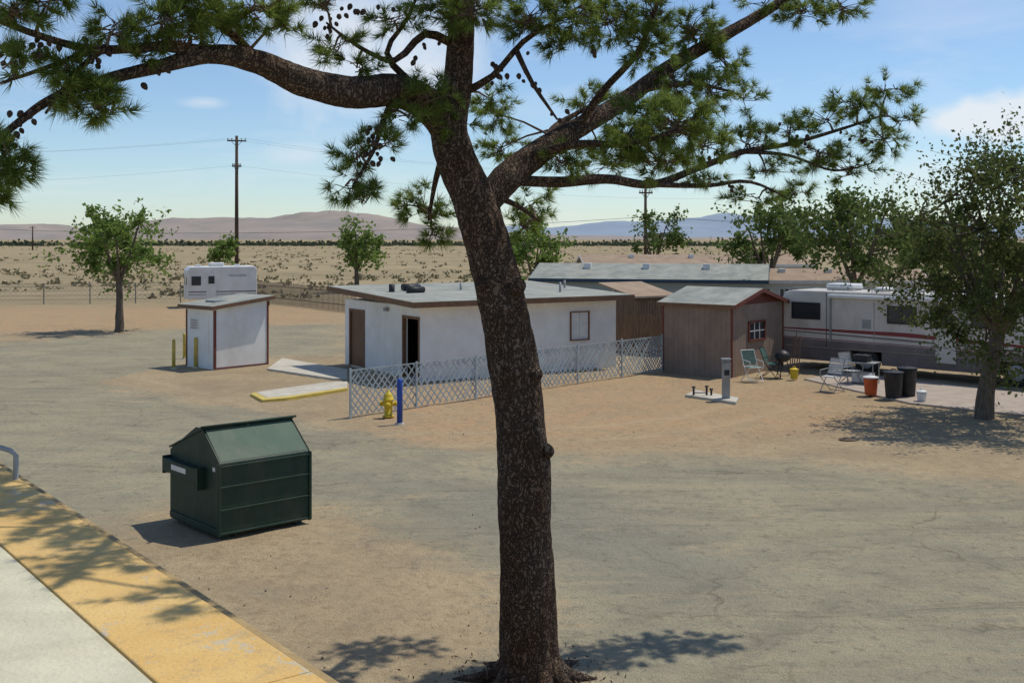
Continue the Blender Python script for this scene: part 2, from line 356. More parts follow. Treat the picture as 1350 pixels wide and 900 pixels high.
# ------------------------------------------------------------------ main pine
bk,nt,bs,out=_nt('pine_bark')
f1=nnoise(nt,10,4,.75,(1.8,1.8,.5),.8); f3=nnoise(nt,2.2,2,.6); vo=nt.nodes.new('ShaderNodeTexVoronoi'); vo.feature='DISTANCE_TO_EDGE'; vo.inputs['Scale'].default_value=13
gg=nt.nodes.new('ShaderNodeNewGeometry'); mpp=nt.nodes.new('ShaderNodeMapping'); mpp.inputs['Scale'].default_value=(1.7,1.7,.5); lk(nt,gg.outputs['Position'],mpp.inputs[0])
va=nt.nodes.new('ShaderNodeVectorMath'); va.operation='ADD'; nn2=nt.nodes.new('ShaderNodeTexNoise'); nn2.inputs['Scale'].default_value=7; nn2.inputs['Detail'].default_value=3
sc=nt.nodes.new('ShaderNodeVectorMath'); sc.operation='SCALE'; sc.inputs['Scale'].default_value=.45; lk(nt,gg.outputs['Position'],nn2.inputs[0]); lk(nt,nn2.outputs['Color'],sc.inputs[0])
lk(nt,mpp.outputs[0],va.inputs[0]); lk(nt,sc.outputs[0],va.inputs[1]); lk(nt,va.outputs[0],vo.inputs['Vector'])
edge=ramp(nt,vo.outputs['Distance'],.0,.2)
col=mix(nt,ramp(nt,f1,.35,.65),(.115,.083,.062),(.225,.17,.13))
col=mix(nt,ramp(nt,f3,.4,.7),col,(.15,.095,.063))
col=mix(nt,math_(nt,'MULTIPLY',math_(nt,'SUBTRACT',1.0,edge),.8),col,(.05,.034,.026))
lk(nt,col,bs.inputs['Base Color']); bs.inputs['Roughness'].default_value=.95; bs.inputs['Specular IOR Level'].default_value=.1
bumpn(nt,bs,math_(nt,'ADD',edge,f1),1.0,.035)
pine=empty('pine_tree',W(700,898,9.0)); PO=pine.location.copy()
def bd(p,n,t,i):
    return .09*noise.noise(Vector((n.x*3,n.y*3,p.z*1.3)))+.05*noise.noise(Vector((n.x*9,n.y*9,p.z*3)))+.045*noise.noise(Vector((p.x*22,p.y*22,p.z*7)))
T=Acc()
def limb(L,segs,step):
    pts=[W(a,b,c)-PO for a,b,c,_ in L]; T.tube(pts,[l[3] for l in L],segs,step,bd); return [W(a,b,c) for a,b,c,_ in L],[l[3] for l in L]
LIMBS=[]
LIMBS.append(limb([(703,915,9,.40),(700,892,9,.33),(698,860,9,.295),(697,800,9,.285),(692,700,9,.262),(690,600,9,.262),(680,500,9,.245),(662,400,9,.235),(645,330,9,.225),(625,265,9,.215),(603,215,9,.2),(592,170,9,.185),(603,110,9,.145),(608,40,9,.13),(612,-60,9,.11),(625,-200,9,.08),(640,-320,9.1,.03)],64,.035))
for L in [
 [(596,190,9,.12),(566,140,8.85,.17),(520,120,8.6,.16),(465,122,8.3,.15),(400,108,8.0,.135),(340,82,7.7,.105),(280,72,7.4,.08),(210,88,7.2,.055),(140,105,7.0,.045),(70,130,6.8,.035),(20,165,6.7,.028),(-60,230,6.6,.012)],
 [(628,285,9,.12),(665,238,9.15,.155),(705,205,9.4,.14),(760,170,9.7,.115),(820,135,10.0,.10),(880,90,10.3,.085),(940,55,10.6,.075),(1010,15,10.9,.06),(1080,-30,11,.04),(1150,-90,11.1,.02)],
 [(685,238,9.2,.06),(740,240,9.5,.06),(800,236,9.8,.055),(860,243,10.1,.048),(920,222,10.4,.04),(980,200,10.7,.036),(1040,190,10.9,.028),(1110,170,11,.02),(1170,150,11.1,.01)],
 [(860,243,10.1,.036),(930,245,10.2,.026),(990,240,10.3,.02),(1050,268,10.4,.008)],
 [(980,200,10.7,.03),(1040,205,10.9,.02),(1100,225,11,.015),(1150,215,11.1,.008)],
 [(615,120,9,.045),(650,100,8.9,.035),(690,55,8.8,.03),(730,30,8.7,.02),(770,5,8.7,.01)],
 [(680,65,8.8,.03),(702,110,8.7,.022),(735,158,8.7,.010)],
 [(760,170,9.7,.05),(795,120,9.4,.04),(840,70,9.2,.03),(865,10,9,.02),(890,-60,9,.01)],
 [(700,205,9.3,.05),(760,190,8.9,.04),(830,190,8.6,.03),(900,170,8.4,.015)],
 [(525,118,8.6,.04),(505,160,8.5,.028),(492,200,8.4,.02),(465,245,8.3,.01)],
 [(600,60,9,.05),(560,45,8.8,.04),(520,80,8.6,.03),(470,60,8.4,.02),(430,30,8.3,.01)],
 [(545,112,8.7,.04),(510,70,8.7,.03),(540,20,8.8,.02),(560,-40,8.8,.01)],
 [(640,255,9,.04),(680,270,9.4,.03),(712,292,9.8,.01)],
 [(590,190,9,.05),(575,235,9.3,.03),(565,290,9.6,.012)],
 [(300,74,7.5,.06),(220,62,7.2,.045),(130,66,6.9,.035),(60,50,6.7,.028),(-20,20,6.5,.02)],
 [(340,82,7.7,.05),(300,40,7.5,.035),(250,15,7.3,.025),(200,-20,7.2,.015)],
 [(140,62,6.9,.03),(100,95,6.8,.02),(60,150,6.7,.01)],
 [(120,66,6.9,.025),(60,90,6.7,.02),(0,110,6.6,.01)],
 [(610,-20,9,.09),(560,-110,8,.07),(500,-160,7,.055),(440,-200,6.2,.04),(400,-260,5.6,.02)],
 [(560,-110,8,.06),(600,-220,7,.05),(640,-300,6,.04),(650,-420,5,.02)],
 [(612,-60,9,.07),(720,-120,9.6,.06),(860,-160,10.1,.04),(1000,-180,10.4,.02)],
 [(850,118,10.1,.04),(910,110,10.2,.03),(960,120,10.3,.015)],
 [(720,200,9.5,.06),(730,170,10.2,.045),(760,150,10.8,.03),(800,130,11.2,.015)],
 ]:
    r=L[0][3]; LIMBS.append(limb(L,28 if r>.1 else (12 if r>.045 else 8),.05 if r>.1 else .12))
for (px,py,ox,r) in [(676,378,.12,.1),(704,492,.06,.07),(722,592,.02,.06),(640,375,-.1,.06),(684,640,.0,.05)]:
    p=W(px,py,9)-PO; T.tube([p+Vector((-ox*1.5,.12,-.04)),p+Vector((0,-.12,0)),p+Vector((ox*.6,-.21,.03))],[r*1.5,r*1.1,r*.75],14,.04,bd)
for a_ in range(9):
    th=a_*.7+.2; d=Vector((math.cos(th),math.sin(th),0)); T.tube([d*.18+Vector((0,0,.22)),d*.36+Vector((0,0,.05)),d*random.uniform(.6,.9)+Vector((0,0,-.06))],[.12,.08,.03],9,.06,bd)
T.out('trunk_and_limbs',bk,pine,True)
allp=[]
for pts,rad in LIMBS:
    for i in range(len(pts)-1):
        for k in range(6):
            t=k/6; rr=rad[i]*(1-t)+rad[i+1]*t
            if rr<.17: allp.append(pts[i].lerp(pts[i+1],t))
AP=np.array(allp)
CL=[(20,15,45,30,6.5,1),(60,8,40,22,6.6,.8),(15,85,35,30,6.6,.8),(95,95,50,30,6.8,1.1),(130,140,48,28,6.9,1.2),(90,125,40,25,6.8,1),(10,215,35,45,6.6,1.2),(-20,250,40,40,6.6,1),
(150,40,45,30,6.9,.7),(215,30,55,30,7.1,1.1),(190,70,30,22,7.1,.8),(270,15,60,25,7.3,1.3),(340,12,60,22,7.4,1.2),(240,55,45,22,7.2,1),(300,45,50,20,7.5,.9),(370,30,30,25,7.6,.7),
(430,10,50,25,8.2,.8),(440,65,45,28,8.3,.7),(470,90,35,22,8.4,.7),(520,30,45,25,8.6,.8),(570,12,50,25,8.7,1.2),(620,15,50,35,8.6,1.4),(560,130,50,28,8.6,1.1),(540,155,45,22,8.5,.8),(590,165,40,20,8.8,.6),
(470,205,32,32,8.4,1),(500,195,28,30,8.4,.9),(455,245,28,28,8.3,.8),(480,265,30,22,8.4,.6),(560,275,42,28,9.6,1.1),(570,310,26,22,9.6,.9),(535,270,24,24,9.6,.8),
(700,272,38,28,10.2,1.2),(690,300,26,20,9.9,.8),(655,150,38,28,10.0,1.2),(660,195,38,28,10.4,1.3),(645,130,30,20,9.6,.8),(700,25,50,35,8.8,1.3),(760,25,50,40,8.7,1.3),(740,60,40,25,8.7,.9),(800,30,45,35,8.9,1.2),
(775,140,42,32,10.8,1.3),(760,195,45,30,10.9,1.2),(800,215,50,28,10.9,1.1),(830,185,55,35,8.7,1.5),(890,165,60,38,8.5,1.6),(870,215,60,28,8.8,1.5),(930,190,40,30,8.7,1.3),(740,215,40,25,9.3,1.1),(850,155,45,30,9.0,1.3),
(850,60,45,42,9.2,1.3),(890,110,50,35,10.2,1.3),(935,120,45,32,10.3,1.4),(960,90,40,28,10.5,1.2),(910,40,50,30,10.4,1.3),(860,15,50,30,9,1.2),(980,130,30,22,10.5,.9),(940,45,45,25,10.5,1.1),
(1060,15,45,28,11,1.3),(1110,10,45,25,11,1.2),(1010,8,40,22,10.9,.9),
(985,190,45,28,10.7,1.1),(1040,175,42,26,10.9,1),(1080,200,50,28,11,1.2),(1130,140,48,28,11,1.3),(1170,120,38,22,11,1.2),(1165,185,45,28,11.1,1.3),(1120,225,50,20,11.1,1.1),(1010,225,45,20,10.6,.9),(1185,160,25,25,11.1,.8),(1090,160,40,25,11,.9),(1000,262,45,16,10.4,.8),(1050,255,35,15,10.4,.7),(920,235,40,20,10.3,1),
(620,-150,100,70,9,.6),(640,-300,100,70,9,.6),(760,-120,90,50,9.6,.7),(900,-140,90,50,10.1,.7),(1020,-170,90,50,10.4,.7),(870,-40,70,40,9.2,1),(700,-40,70,40,9,1),(130,-70,90,50,6.8,.6),(0,-60,80,50,6.6,.6)]
CLW=[]
for (px,py,rx,ry,d,den) in CL:
    s=d/1170.0; CLW.append((np.array(W(px,py,d)),rx*s,(rx+ry)*s*.5,ry*s,max(8,int(den*rx*ry/76))))
for (x,y,z,r,n) in [(-1.22,7.7,6.8,.55,40),(-1.9,8.4,6.8,.6,44),(-1.6,8.0,7.0,.55,36),(-.75,7.1,6.9,.4,22),(-.35,6.5,6.8,.42,24),(.26,5.9,6.8,.40,20),(-.9,7.6,7.3,.4,16),(-2.5,8.8,7.0,.6,34),(-.05,6.9,7.3,.3,10)]:
    CLW.append((np.array([x,y,z]),r,r,r*.5,n))
tuP=[];tuD=[];TW=Acc()
for (C,sx,sy,sz,nt_) in CLW:
    anc=AP[np.argmin(np.linalg.norm(AP-C,axis=1))]
    TW.tube([Vector(anc)-PO,Vector((anc+C)/2)-PO+Vector((0,0,.03)),Vector(C)-PO],[.016,.012,.008],5)
    for k in range(nt_):
        v=runit(1)[0]*rng.uniform(.3,1.15)**.6; e=C+v*np.array([sx,sy,sz]); e[2]+=.03
        m=(C+e)/2+rng.normal(size=3)*.03
        TW.tube([Vector(C+(rng.normal(size=3)*.03))-PO,Vector(m)-PO,Vector(e)-PO],[.007,.005,.003],4)
        dirv=(e-m); dirv/=np.linalg.norm(dirv)+1e-9; dirv=dirv+np.array([0,0,.45]); dirv/=np.linalg.norm(dirv)
        for q_ in range(4):
            tuP.append(e-(e-m)*q_*.22+rng.normal(size=3)*.015); tuD.append(dirv+rng.normal(size=3)*.3)
TW.out('twigs',BARKD,pine)
tuP=np.array(tuP);tuD=np.array(tuD); NN=28
Pn=np.repeat(tuP,NN,0); Dn=np.repeat(tuD,NN,0)*.8+runit(len(Pn))*.75; Dn/=np.linalg.norm(Dn,axis=1)[:,None]
Pn=Pn+Dn*.01; Ln=rng.uniform(.08,.155,len(Pn))[:,None]
e=np.cross(Dn,runit(len(Pn))); e/=np.linalg.norm(e,axis=1)[:,None]
tips=Pn+Dn*Ln; tips[:,2]-=.015
o_=np.array(PO)
NEED=leafmat('pine_needles',(.105,.15,.04),(.20,.265,.07),.5,3.0,tcol=(.31,.38,.08))
ngons('needles',np.stack([Pn-e*.0034-o_,Pn+e*.0034-o_,tips-o_],1),NEED,pine)
CO=Acc()
def cone_at(p):
    s=random.uniform(.5,.8); d=Vector((random.uniform(-.8,.8),random.uniform(-.8,.8),-1)).normalized()
    CO.tube([p+d*t*.09*s for t in (0,.2,.5,.8,1)],[.012*s,.032*s,.036*s,.024*s,.006*s],7)
for (px,py,sx,sy,d,n) in [(60,60,35,15,6.7,16),(25,80,20,15,6.6,6),(130,70,30,12,6.9,9),(195,95,15,10,7.1,4),(20,175,15,12,6.7,6),(255,58,15,10,7.3,5),(300,70,10,8,7.5,2),(440,40,25,20,8.3,9),(470,10,30,10,8.4,8),(495,185,14,22,8.4,14),(520,205,6,6,8.4,2),(545,70,20,20,8.7,5),(655,95,15,12,8.9,8),(700,100,15,25,8.7,7),(735,150,10,10,8.7,3),(780,60,20,15,8.8,5),(870,100,25,20,10,6),(940,210,20,10,10.4,6),(1000,175,40,12,10.8,7),(1055,190,25,12,10.9,9),(1120,185,30,15,11,7),(960,240,25,8,10.3,5),(40,145,20,8,6.7,5)]:
    for i in range(n): cone_at(W(px+random.gauss(0,sx*.6),py+random.gauss(0,sy*.6),d+random.uniform(-.1,.1))-PO)
CO.out('pine_cones',M('cone_brown',(.07,.045,.035),(.045,.03,.023),20,.8,.0,60),pine)
P=np.array([[PO.x,PO.y,-.01]])+rng.normal(size=(900,3))*np.array([.42,.32,.008]); P[:,2]=np.abs(P[:,2])*.6-.01
ngons('needle_litter',leaves(P,.02,3),M('litter',(.14,.09,.055),(.08,.05,.035),9,.9,0))
# ------------------------------------------------------------------ ledge (raised walkway)
LZ=2.9
o1=G(0,605,LZ);o2=G(460,900,LZ);i1=G(0,715,LZ)
dd=(o2-o1).normalized(); nn=Vector((-dd.y,dd.x,0))
if nn.y<0: nn=-nn
A0=o1-dd*5; B0=o2+dd*6
wd=-(i1-o1).dot(nn)
walk=empty('raised_walkway',A0,math.atan2(dd.y,dd.x)); Lw=(B0-A0).length
m,nt,bs,out=_nt('worn_yellow_paint')
c=mix(nt,ramp(nt,nnoise(nt,1.3,5,.75),.35,.62),(.62,.38,.115),(.70,.47,.17))
c=mix(nt,ramp(nt,nnoise(nt,7,5,.8),.54,.72),c,(.46,.32,.15)); c=mix(nt,ramp(nt,nnoise(nt,70,2,.7),.58,.74),c,(.36,.26,.14))
c=mix(nt,ramp(nt,nnoise(nt,2.3,6,.85,(1,1,1),.6),.58,.61),c,(.50,.42,.28))
c=mix(nt,ramp(nt,nnoise(nt,1.7,6,.8,(1,1,1),1.5),.62,.70),c,(.34,.25,.14))
lk(nt,c,bs.inputs['Base Color']); bs.inputs['Roughness'].default_value=.85; bumpn(nt,bs,nnoise(nt,50,3,.7),.6,.012); LY=m
LC=M('walkway_concrete',(.62,.58,.42),(.50,.475,.34),3,.9,.6,45,dirt=(.38,.34,.23))
LE=M('edge_worn',(.30,.21,.10),(.42,.30,.14),5,.9,.6,30)
box(walk,'edge_lip',0,Lw,-.05,0,-.28,-.014,LE,.012)
segs=[0,4.2,7.1,9.9,Lw]
for i in range(4): box(walk,'yellow_edge',segs[i]+.002,segs[i+1]-.002,-wd+random.uniform(-.004,.004),-.053,-.28,0,LY,.008)
box(walk,'slab',0,Lw,-7,-wd-.008,-.28,-.006,LC,.004)
box(walk,'retaining_wall',0.2,Lw-.2,-6.8,-.2,-2.95,-.282,CONC)
pr=empty('pipe_railing',W(14,590,5.9)); A=Acc(); o0=pr.location
e1=W(-160,585,6.6)-o0; e3=W(21,600,5.9)-o0
A.tube([e1,Vector((-.06,0,0)),Vector((0,0,-.02)),e3,e3+Vector((0,0,-2.9))],.017,10)
A.tube([e1,e1+Vector((0,0,-2.9))],.017,10)
A.out('pipes',M('galvanised',(.40,.40,.39),None,5,.6,.05,20,metal=.2),pr,True)
# ------------------------------------------------------------------ white main building
C=Vector((-2.85,34.4,0)); rot=math.radians(33); b,a,R,Lf=foot(C,rot,455,812)
E=empty('white_building',C,rot); hz=2.34
t=.15
d1,d2=Lf(552),Lf(532); d3,d4=Lf(480),Lf(462); a=max(a,d4+.3)
box(E,'wall_front',0,b,0,t,0,hz,WHITE); box(E,'wall_back',0,b,a-t,a,0,hz,WHITE); box(E,'wall_far_end',b-t,b,t,a-t,0,hz,WHITE)
box(E,'wall_end_pier',0,t,t,d1,0,hz,WHITE); box(E,'wall_end_mid',0,t,d2,d3,0,hz,WHITE); box(E,'wall_end_corner',0,t,d4,a-t,0,hz,WHITE)
box(E,'wall_over_door',0,t,d1,d2,1.95,hz,WHITE); box(E,'wall_over_door',0,t,d3,d4,1.95,hz,WHITE)
box(E,'floor',.0,b-t,t,a-t,-.05,.05,CONC); box(E,'doorway_shade_panel',1.6,1.7,t,a-t,0,hz,DARK)  # last box: black panel that paints the room's shade behind the open doorway
for (u,v) in ((d1,d2),(d3,d4)):
    box(E,'door_jamb',-.025,.1,u-.07,u+.003,0,2.02,BROWNTRIM); box(E,'door_jamb',-.025,.1,v-.003,v+.07,0,2.02,BROWNTRIM); box(E,'door_head',-.028,.1,u-.07,v+.07,1.945,2.03,BROWNTRIM)
box(E,'door',.03,.075,d3+.01,d4-.01,.05,1.94,DOORB,.004)
k=Acc(); k.tube([(.03,d3+.1,1.0),(-.04,d3+.1,1.0)],[.02,.03],10); k.out('door_knob',GREY,E,True)
w0,w1=R(753),R(775)
box(E,'window_glass',w0,w1,-.01,.05,1.1,1.9,WPL)
for x in (w0-.06,(w0+w1)/2-.02,w1): box(E,'window_frame',x,x+.05,-.045,-.003 if x!=(w0+w1)/2-.02 else -.012,1.04,1.96,BROWNTRIM if x!=(w0+w1)/2-.02 else WPL)
box(E,'window_sill',w0-.06,w1+.05,-.06,-.003,1.0,1.04,BROWNTRIM); box(E,'window_head',w0-.06,w1+.05,-.05,-.003,1.96,2.0,BROWNTRIM)
for (u,v) in ((R(668),R(716)),(R(575),R(600))): box(E,'boarded_window',u,v,-.012,-.001,1.2,1.95,WHITE,.003)
ov=.55
sl=(0,0,.27,.27)
box(E,'roof',-ov,b+.35,-ov,a+.3,hz+.12,hz+.2,ROOFG,0,sl)
box(E,'soffit',-ov+.03,b+.32,-ov+.03,a+.27,hz+.02,hz+.118,WHITE,0,sl)
box(E,'fascia_front',-ov-.03,b+.38,-ov-.03,-ov,hz+.02,hz+.19,BROWNTRIM)
box(E,'fascia_end',-ov-.03,-ov-.002,-ov,a+.3,hz+.02,hz+.19,BROWNTRIM,0,sl)
box(E,'fascia_far',b+.352,b+.38,-ov,a+.3,hz+.02,hz+.19,BROWNTRIM,0,sl)
rd=a+ov+.3
def rz(y): return hz+.2+.27*(y+ov)/rd
rf=Acc()
for (px,off) in ((520,3.2),(548,2.4),(570,3.6)):
    x=max(.2,(R(px) if R(px)>0 else .4)); x=x+off*.35; rf.tube([(x-.45,off,rz(off)+.1),(x+.2,off+.1,rz(off)+.1)],.11,12)
rf.tube([(.5,3.0,2.5),(.5,3.0,2.95)],[.1,.1],10)
rf.out('roof_vents',BLK,E,True)
pv=Acc()
for x,y in ((3.2,3.0),(5.1,3.6),(7.4,2.6),(6.2,1.2)): pv.tube([(x,y,2.5),(x,y,2.95)],.04,8)
pv.out('vent_pipes',GREY,E,True)
lf=Acc(); lf.box(-.12,0,2.2,2.4,2.1,2.22); lf.out('wall_light',GREY,E)
# ------------------------------------------------------------------ white hut
C=G(283,487); rot=math.radians(48); b,a,R,Lf=foot(C,rot,246,353)
E=empty('white_pump_shed',C,rot); hz=2.05; sl=(0,.28,.28,0)
V=[(0,0,-.03),(b,0,-.03),(b,a,-.03),(0,a,-.03),(0,0,hz),(b,0,hz+.25),(b,a,hz+.25),(0,a,hz)]
mesh('walls',V,BF,WHITE,E)
box(E,'roof',-.22,b+.15,-.2,a+.2,hz+.06,hz+.13,ROOFG,0,sl)
box(E,'fascia_front',-.24,b+.17,-.225,-.202,hz-.0,hz+.12,BROWNTRIM,0,sl); box(E,'fascia_left',-.243,-.222,-.2,a+.2,hz-.0,hz+.12,BROWNTRIM); box(E,'fascia_right',b+.152,b+.172,-.2,a+.2,hz+.28,hz+.40,BROWNTRIM)
box(E,'soffit',-.2,b+.13,-.18,a+.18,hz-.02,hz+.058,WHITE,0,sl)
box(E,'corner_board',-.025,.05,-.025,.05,0,hz,REDTRIM); box(E,'corner_board',b-.04,b+.025,-.025,.05,0,hz+.22,REDTRIM)
box(E,'corner_board',-.022,.03,a-.05,a+.02,0,hz,REDTRIM); box(E,'base_board',.07,b-.06,-.018,-.002,.0,.05,REDTRIM)
box(E,'left_door',-.015,.0,a*.2,a*.78,.08,1.85,WHITE,.004)
box(E,'notice',-.03,-.017,a*.55,a*.85,1.3,1.7,WPL)
nb=Acc()
for i in range(4): nb.box(-.034,-.031,a*.58,a*.82,1.36+i*.085,1.385+i*.085)
nb.out('notice_lines',REDTRIM,E)
bx=Acc(); bx.box(.4,.9,.6,1.2,hz+.15,hz+.27); bx.out('roof_hatch',GREY,E)
def bollard(px,py,mat,h,r,name='bollard'):
    p=G(px,py); E=empty(name,p); A=Acc(); A.tube([(0,0,-.1),(0,0,h-.06),(0,0,h-.02),(0,0,h)],[r,r,r*.8,r*.3],16); A.out('post',mat,E,True)
    A=Acc(); A.cone((0,0),r*1.8,r*1.5,-.03,.02,16); A.out('footing',CONC,E)
bollard(229,485,YEL,1.0,.06); bollard(258,484,YEL,1.05,.065); bollard(243,472,YEL,.95,.055)
bollard(527,558,BLUE,1.1,.07,'blue_marker_post')
# ------------------------------------------------------------------ lattice fence
p0=G(461,550);p1=G(872,489); d=(p1-p0); L=d.length; rot=math.atan2(d.y,d.x)
E=empty('lattice_fence',p0,rot); A=Acc(); hF=1.18
def clipbar(x0,x1,z0,z1,y):
    def f_(x): t=(x-x0)/(x1-x0); return z0+(z1-z0)*t
    xa,xb=min(x0,x1),max(x0,x1); ca_,cb=max(xa,0),min(xb,L)
    if cb-ca_<.05: return
    A.bar((ca_,y,f_(ca_)),(cb,y,f_(cb)),.036,.008)
x=-hF
while x<L:
    j=random.uniform(-.03,.03); k_=random.uniform(-.05,.05)
    clipbar(x+j,x+j+hF*.85+k_,.04,hF,-.006); clipbar(x+j+hF*.85,x+j+k_,.04,hF,.006); x+=.19+.05*math.sin(x*.9)
A.out('lattice',LATT,E)
A=Acc(); n=6
for i in range(n+1):
    x=L*i/n; A.box(x-.025,x+.025,-.045,-.012,-.05,hF+.04+random.uniform(0,.05))
A.box(0,L,-.024,-.0115,hF-.015,hF+.015)
A.out('posts_and_rail',LATT,E)
# ------------------------------------------------------------------ concrete paths
def slab(name,pxs,z,mat,th=.1):
    P=[G(*p) for p in pxs]; n=len(P); c=sum(P,Vector())/n
    E=empty(name,c); V=[(p.x-c.x,p.y-c.y,-th) for p in P]+[(p.x-c.x,p.y-c.y,z) for p in P]
    o=mesh('slab',V,[tuple(range(n,2*n))]+[(i,(i+1)%n,n+(i+1)%n,n+i) for i in range(n)],mat,E); bb=o.modifiers.new('b','BEVEL'); bb.width=.01; return E
slab('concrete_path',[(352,487),(372,473),(458,488),(458,500),(440,500)],.04,CONC)
slab('concrete_ramp',[(352,526.5),(378,524.4),(458,512.6),(458,505),(430,506),(342,518.5),(338,519.5)],.06,CONC)
slab('yellow_kerb',[(330,521.5),(337.5,519.6),(351.5,526.8),(378,524.7),(458,512.9),(458,514.3),(378,526.9),(346,529.8)],.065,YEL)
slab('concrete_patio',[(1060,500),(1110,492),(1500,535),(1500,560),(1350,548),(1200,532)],.03,M('patio_concrete',(.42,.35,.29),(.34,.28,.23),2,.9,.3,40))
# ------------------------------------------------------------------ hydrant
E=empty('fire_hydrant',G(512,549)); A=Acc()
lathe(A,(0,0,0),[(.15,0),(.15,.03),(.10,.035),(.10,.40),(.135,.41),(.135,.45),(.12,.455),(.11,.54),(.07,.60),(.03,.62),(.028,.67),(.0,.675)],20)
A.tube([(-.19,0,.33),(.19,0,.33)],.055,12); A.tube([(-.21,0,.33),(-.18,0,.33)],.07,8); A.tube([(.18,0,.33),(.21,0,.33)],.07,8)
A.tube([(0,0,.30),(0,-.17,.30)],.075,12); A.tube([(0,-.16,.30),(0,-.2,.30)],.09,8)
A.out('body',YELP,E,True)
# ------------------------------------------------------------------ dumpster
C=G(289,712); rot=math.radians(42); b,a,R,Lf=foot(C,rot,224,408)
E=empty('dumpster',C,rot)
pk=a*.33; zf=1.13; zp=1.58; zb=1.12
prof=[(0.0,.05),(0,zf),(pk,zp),(a*.45,zp),(a-.03,zb),(a-.03,.05)]
V=[(0,y,z) for y,z in prof]+[(b,y,z) for y,z in prof]; n=len(prof)
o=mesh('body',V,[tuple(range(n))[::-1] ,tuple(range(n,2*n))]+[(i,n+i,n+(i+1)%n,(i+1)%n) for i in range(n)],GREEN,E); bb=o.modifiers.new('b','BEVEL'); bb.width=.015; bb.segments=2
for z in (.07,.42,.76,1.07): box(E,'rib',-.0,b,-.025,-.002,z,z+.03,GREEN,.01)
for z in (.07,): box(E,'base_channel',-.03,-.002,.0,a-.05,z,z+.09,GREEN,.01)
for x in (-.03,b-.02): box(E,'corner_post',x,x+.05,-.028,.03,.05,zf,GREEN,.01)
def plank(name,p,mat,th=.03):
    p=[Vector(q) for q in p]; nrm=(p[1]-p[0]).cross(p[3]-p[0]).normalized()*th
    if nrm.z<0: nrm=-nrm
    o=mesh(name,p+[q+nrm for q in p],BF,mat,E); bb=o.modifiers.new('b','BEVEL'); bb.width=.008; return o
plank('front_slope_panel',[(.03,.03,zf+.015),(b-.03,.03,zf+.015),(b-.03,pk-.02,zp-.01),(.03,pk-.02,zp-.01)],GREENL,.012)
plank('lid',[(-.02,pk-.05,zp+.01),(b/2-.01,pk-.05,zp+.01),(b/2-.01,a+.0,zb+.03),(-.02,a+.0,zb+.03)],GREEN,.025)
plank('lid',[(b/2+.01,pk-.05,zp+.01),(b+.02,pk-.05,zp+.01),(b+.02,a+.0,zb+.03),(b/2+.01,a+.0,zb+.03)],GREEN,.025)
hr=Acc(); hr.tube([(-.05,pk-.06,zp+.04),(b+.05,pk-.06,zp+.04)],.02,8); hr.out('hinge_rod',GREEN,E,True)
for sx_ in (-1,1):
    x0=-.13 if sx_<0 else b+.004; x1=x0+.126
    A=Acc(); y0,y1=a*.30,a*.98
    A.box(x0,x1,y0,y1,.98,1.0); A.box(x0,x1,y0,y1,.80,.82)
    if sx_<0: A.box(x0,x0+.02,y0,y1,.82,.98)
    else: A.box(x1-.02,x1,y0,y1,.82,.98)
    A.out('fork_sleeve',GREEN,E)
    A=Acc(); A.box(x0,x1,y0-.05,y0-.002,.68,1.02); A.box(x0,x1,y1+.002,y1+.03,.76,1.04); A.out('sleeve_end',GREEN,E)
box(E,'sticker',-.136,-.132,a*.5,a*.8,.87,.95,WPL); box(E,'sticker',-.007,-.0021,.12,.2,1.0,1.06,WPL)
for x in (.1,b-.2):
    for y in (.1,a-.25): box(E,'foot',x,x+.12,y,y+.14,-.05,.05,GREEN)
# ------------------------------------------------------------------ tan shed
C=G(965,497); rot=math.radians(50); b,a,R,Lf=foot(C,rot,874,1032)
E=empty('tan_shed',C,rot); hz=2.3; pkz=2.74
V=[(0,0,-.05),(b,0,-.05),(b,a,-.05),(0,a,-.05),(0,0,hz),(b,0,hz),(b,a,hz),(0,a,hz),(b/2,0,pkz),(b/2,a,pkz)]
mesh('walls',V,[(0,1,5,8,4),(2,3,7,9,6),(1,2,6,5),(3,0,4,7)],TANW,E)
for s_ in (0,1):
    xe=-.14 if s_==0 else b+.14; xr=b/2; ze=hz-.02; zr=pkz+.02
    V=[(xe,-.18,ze),(xr,-.18,zr),(xr,a+.15,zr),(xe,a+.15,ze)]; V=V+[(v[0],v[1],v[2]+.06) for v in V]
    mesh('roof_slope',V,BF,ROOFG,E)
    V=[(xe,-.205,ze-.07),(xr,-.205,zr-.07),(xr,-.183,zr-.07),(xe,-.183,ze-.07)]; V=V+[(v[0],v[1],v[2]+.13) for v in V]
    mesh('barge_board',V,BF,REDTRIM,E)
box(E,'fascia',-.165,-.143,-.18,a+.15,hz-.08,hz+.04,BROWNTRIM)
mesh('gable_panel',[(.05,-.012,hz+.01),(b-.05,-.012,hz+.01),(b/2,-.012,pkz-.02)],[(0,1,2)],REDTRIM,E)
box(E,'corner_board',-.02,.04,-.022,.04,0,hz,REDTRIM); box(E,'corner_board',b-.04,b+.02,-.022,.05,0,hz,REDTRIM); box(E,'corner_board',-.022,.03,a-.04,a+.02,0,hz,REDTRIM)
w0,w1=R(987),R(1007)
box(E,'window_glass',w0,w1,-.012,.02,1.12,1.68,GLASS)
for x in (w0-.06,w1): box(E,'window_frame',x,x+.06,-.05,-.002,1.06,1.74,REDTRIM)
box(E,'window_frame',w0,w1,-.05,-.002,1.06,1.12,REDTRIM); box(E,'window_frame',w0,w1,-.05,-.002,1.68,1.74,REDTRIM)
for k in (1,2): box(E,'muntin',w0+(w1-w0)*k/3-.012,w0+(w1-w0)*k/3+.012,-.035,-.014,1.12,1.68,WPL)
box(E,'muntin',w0,w1,-.033,-.0142,1.39,1.415,WPL)
A=Acc()
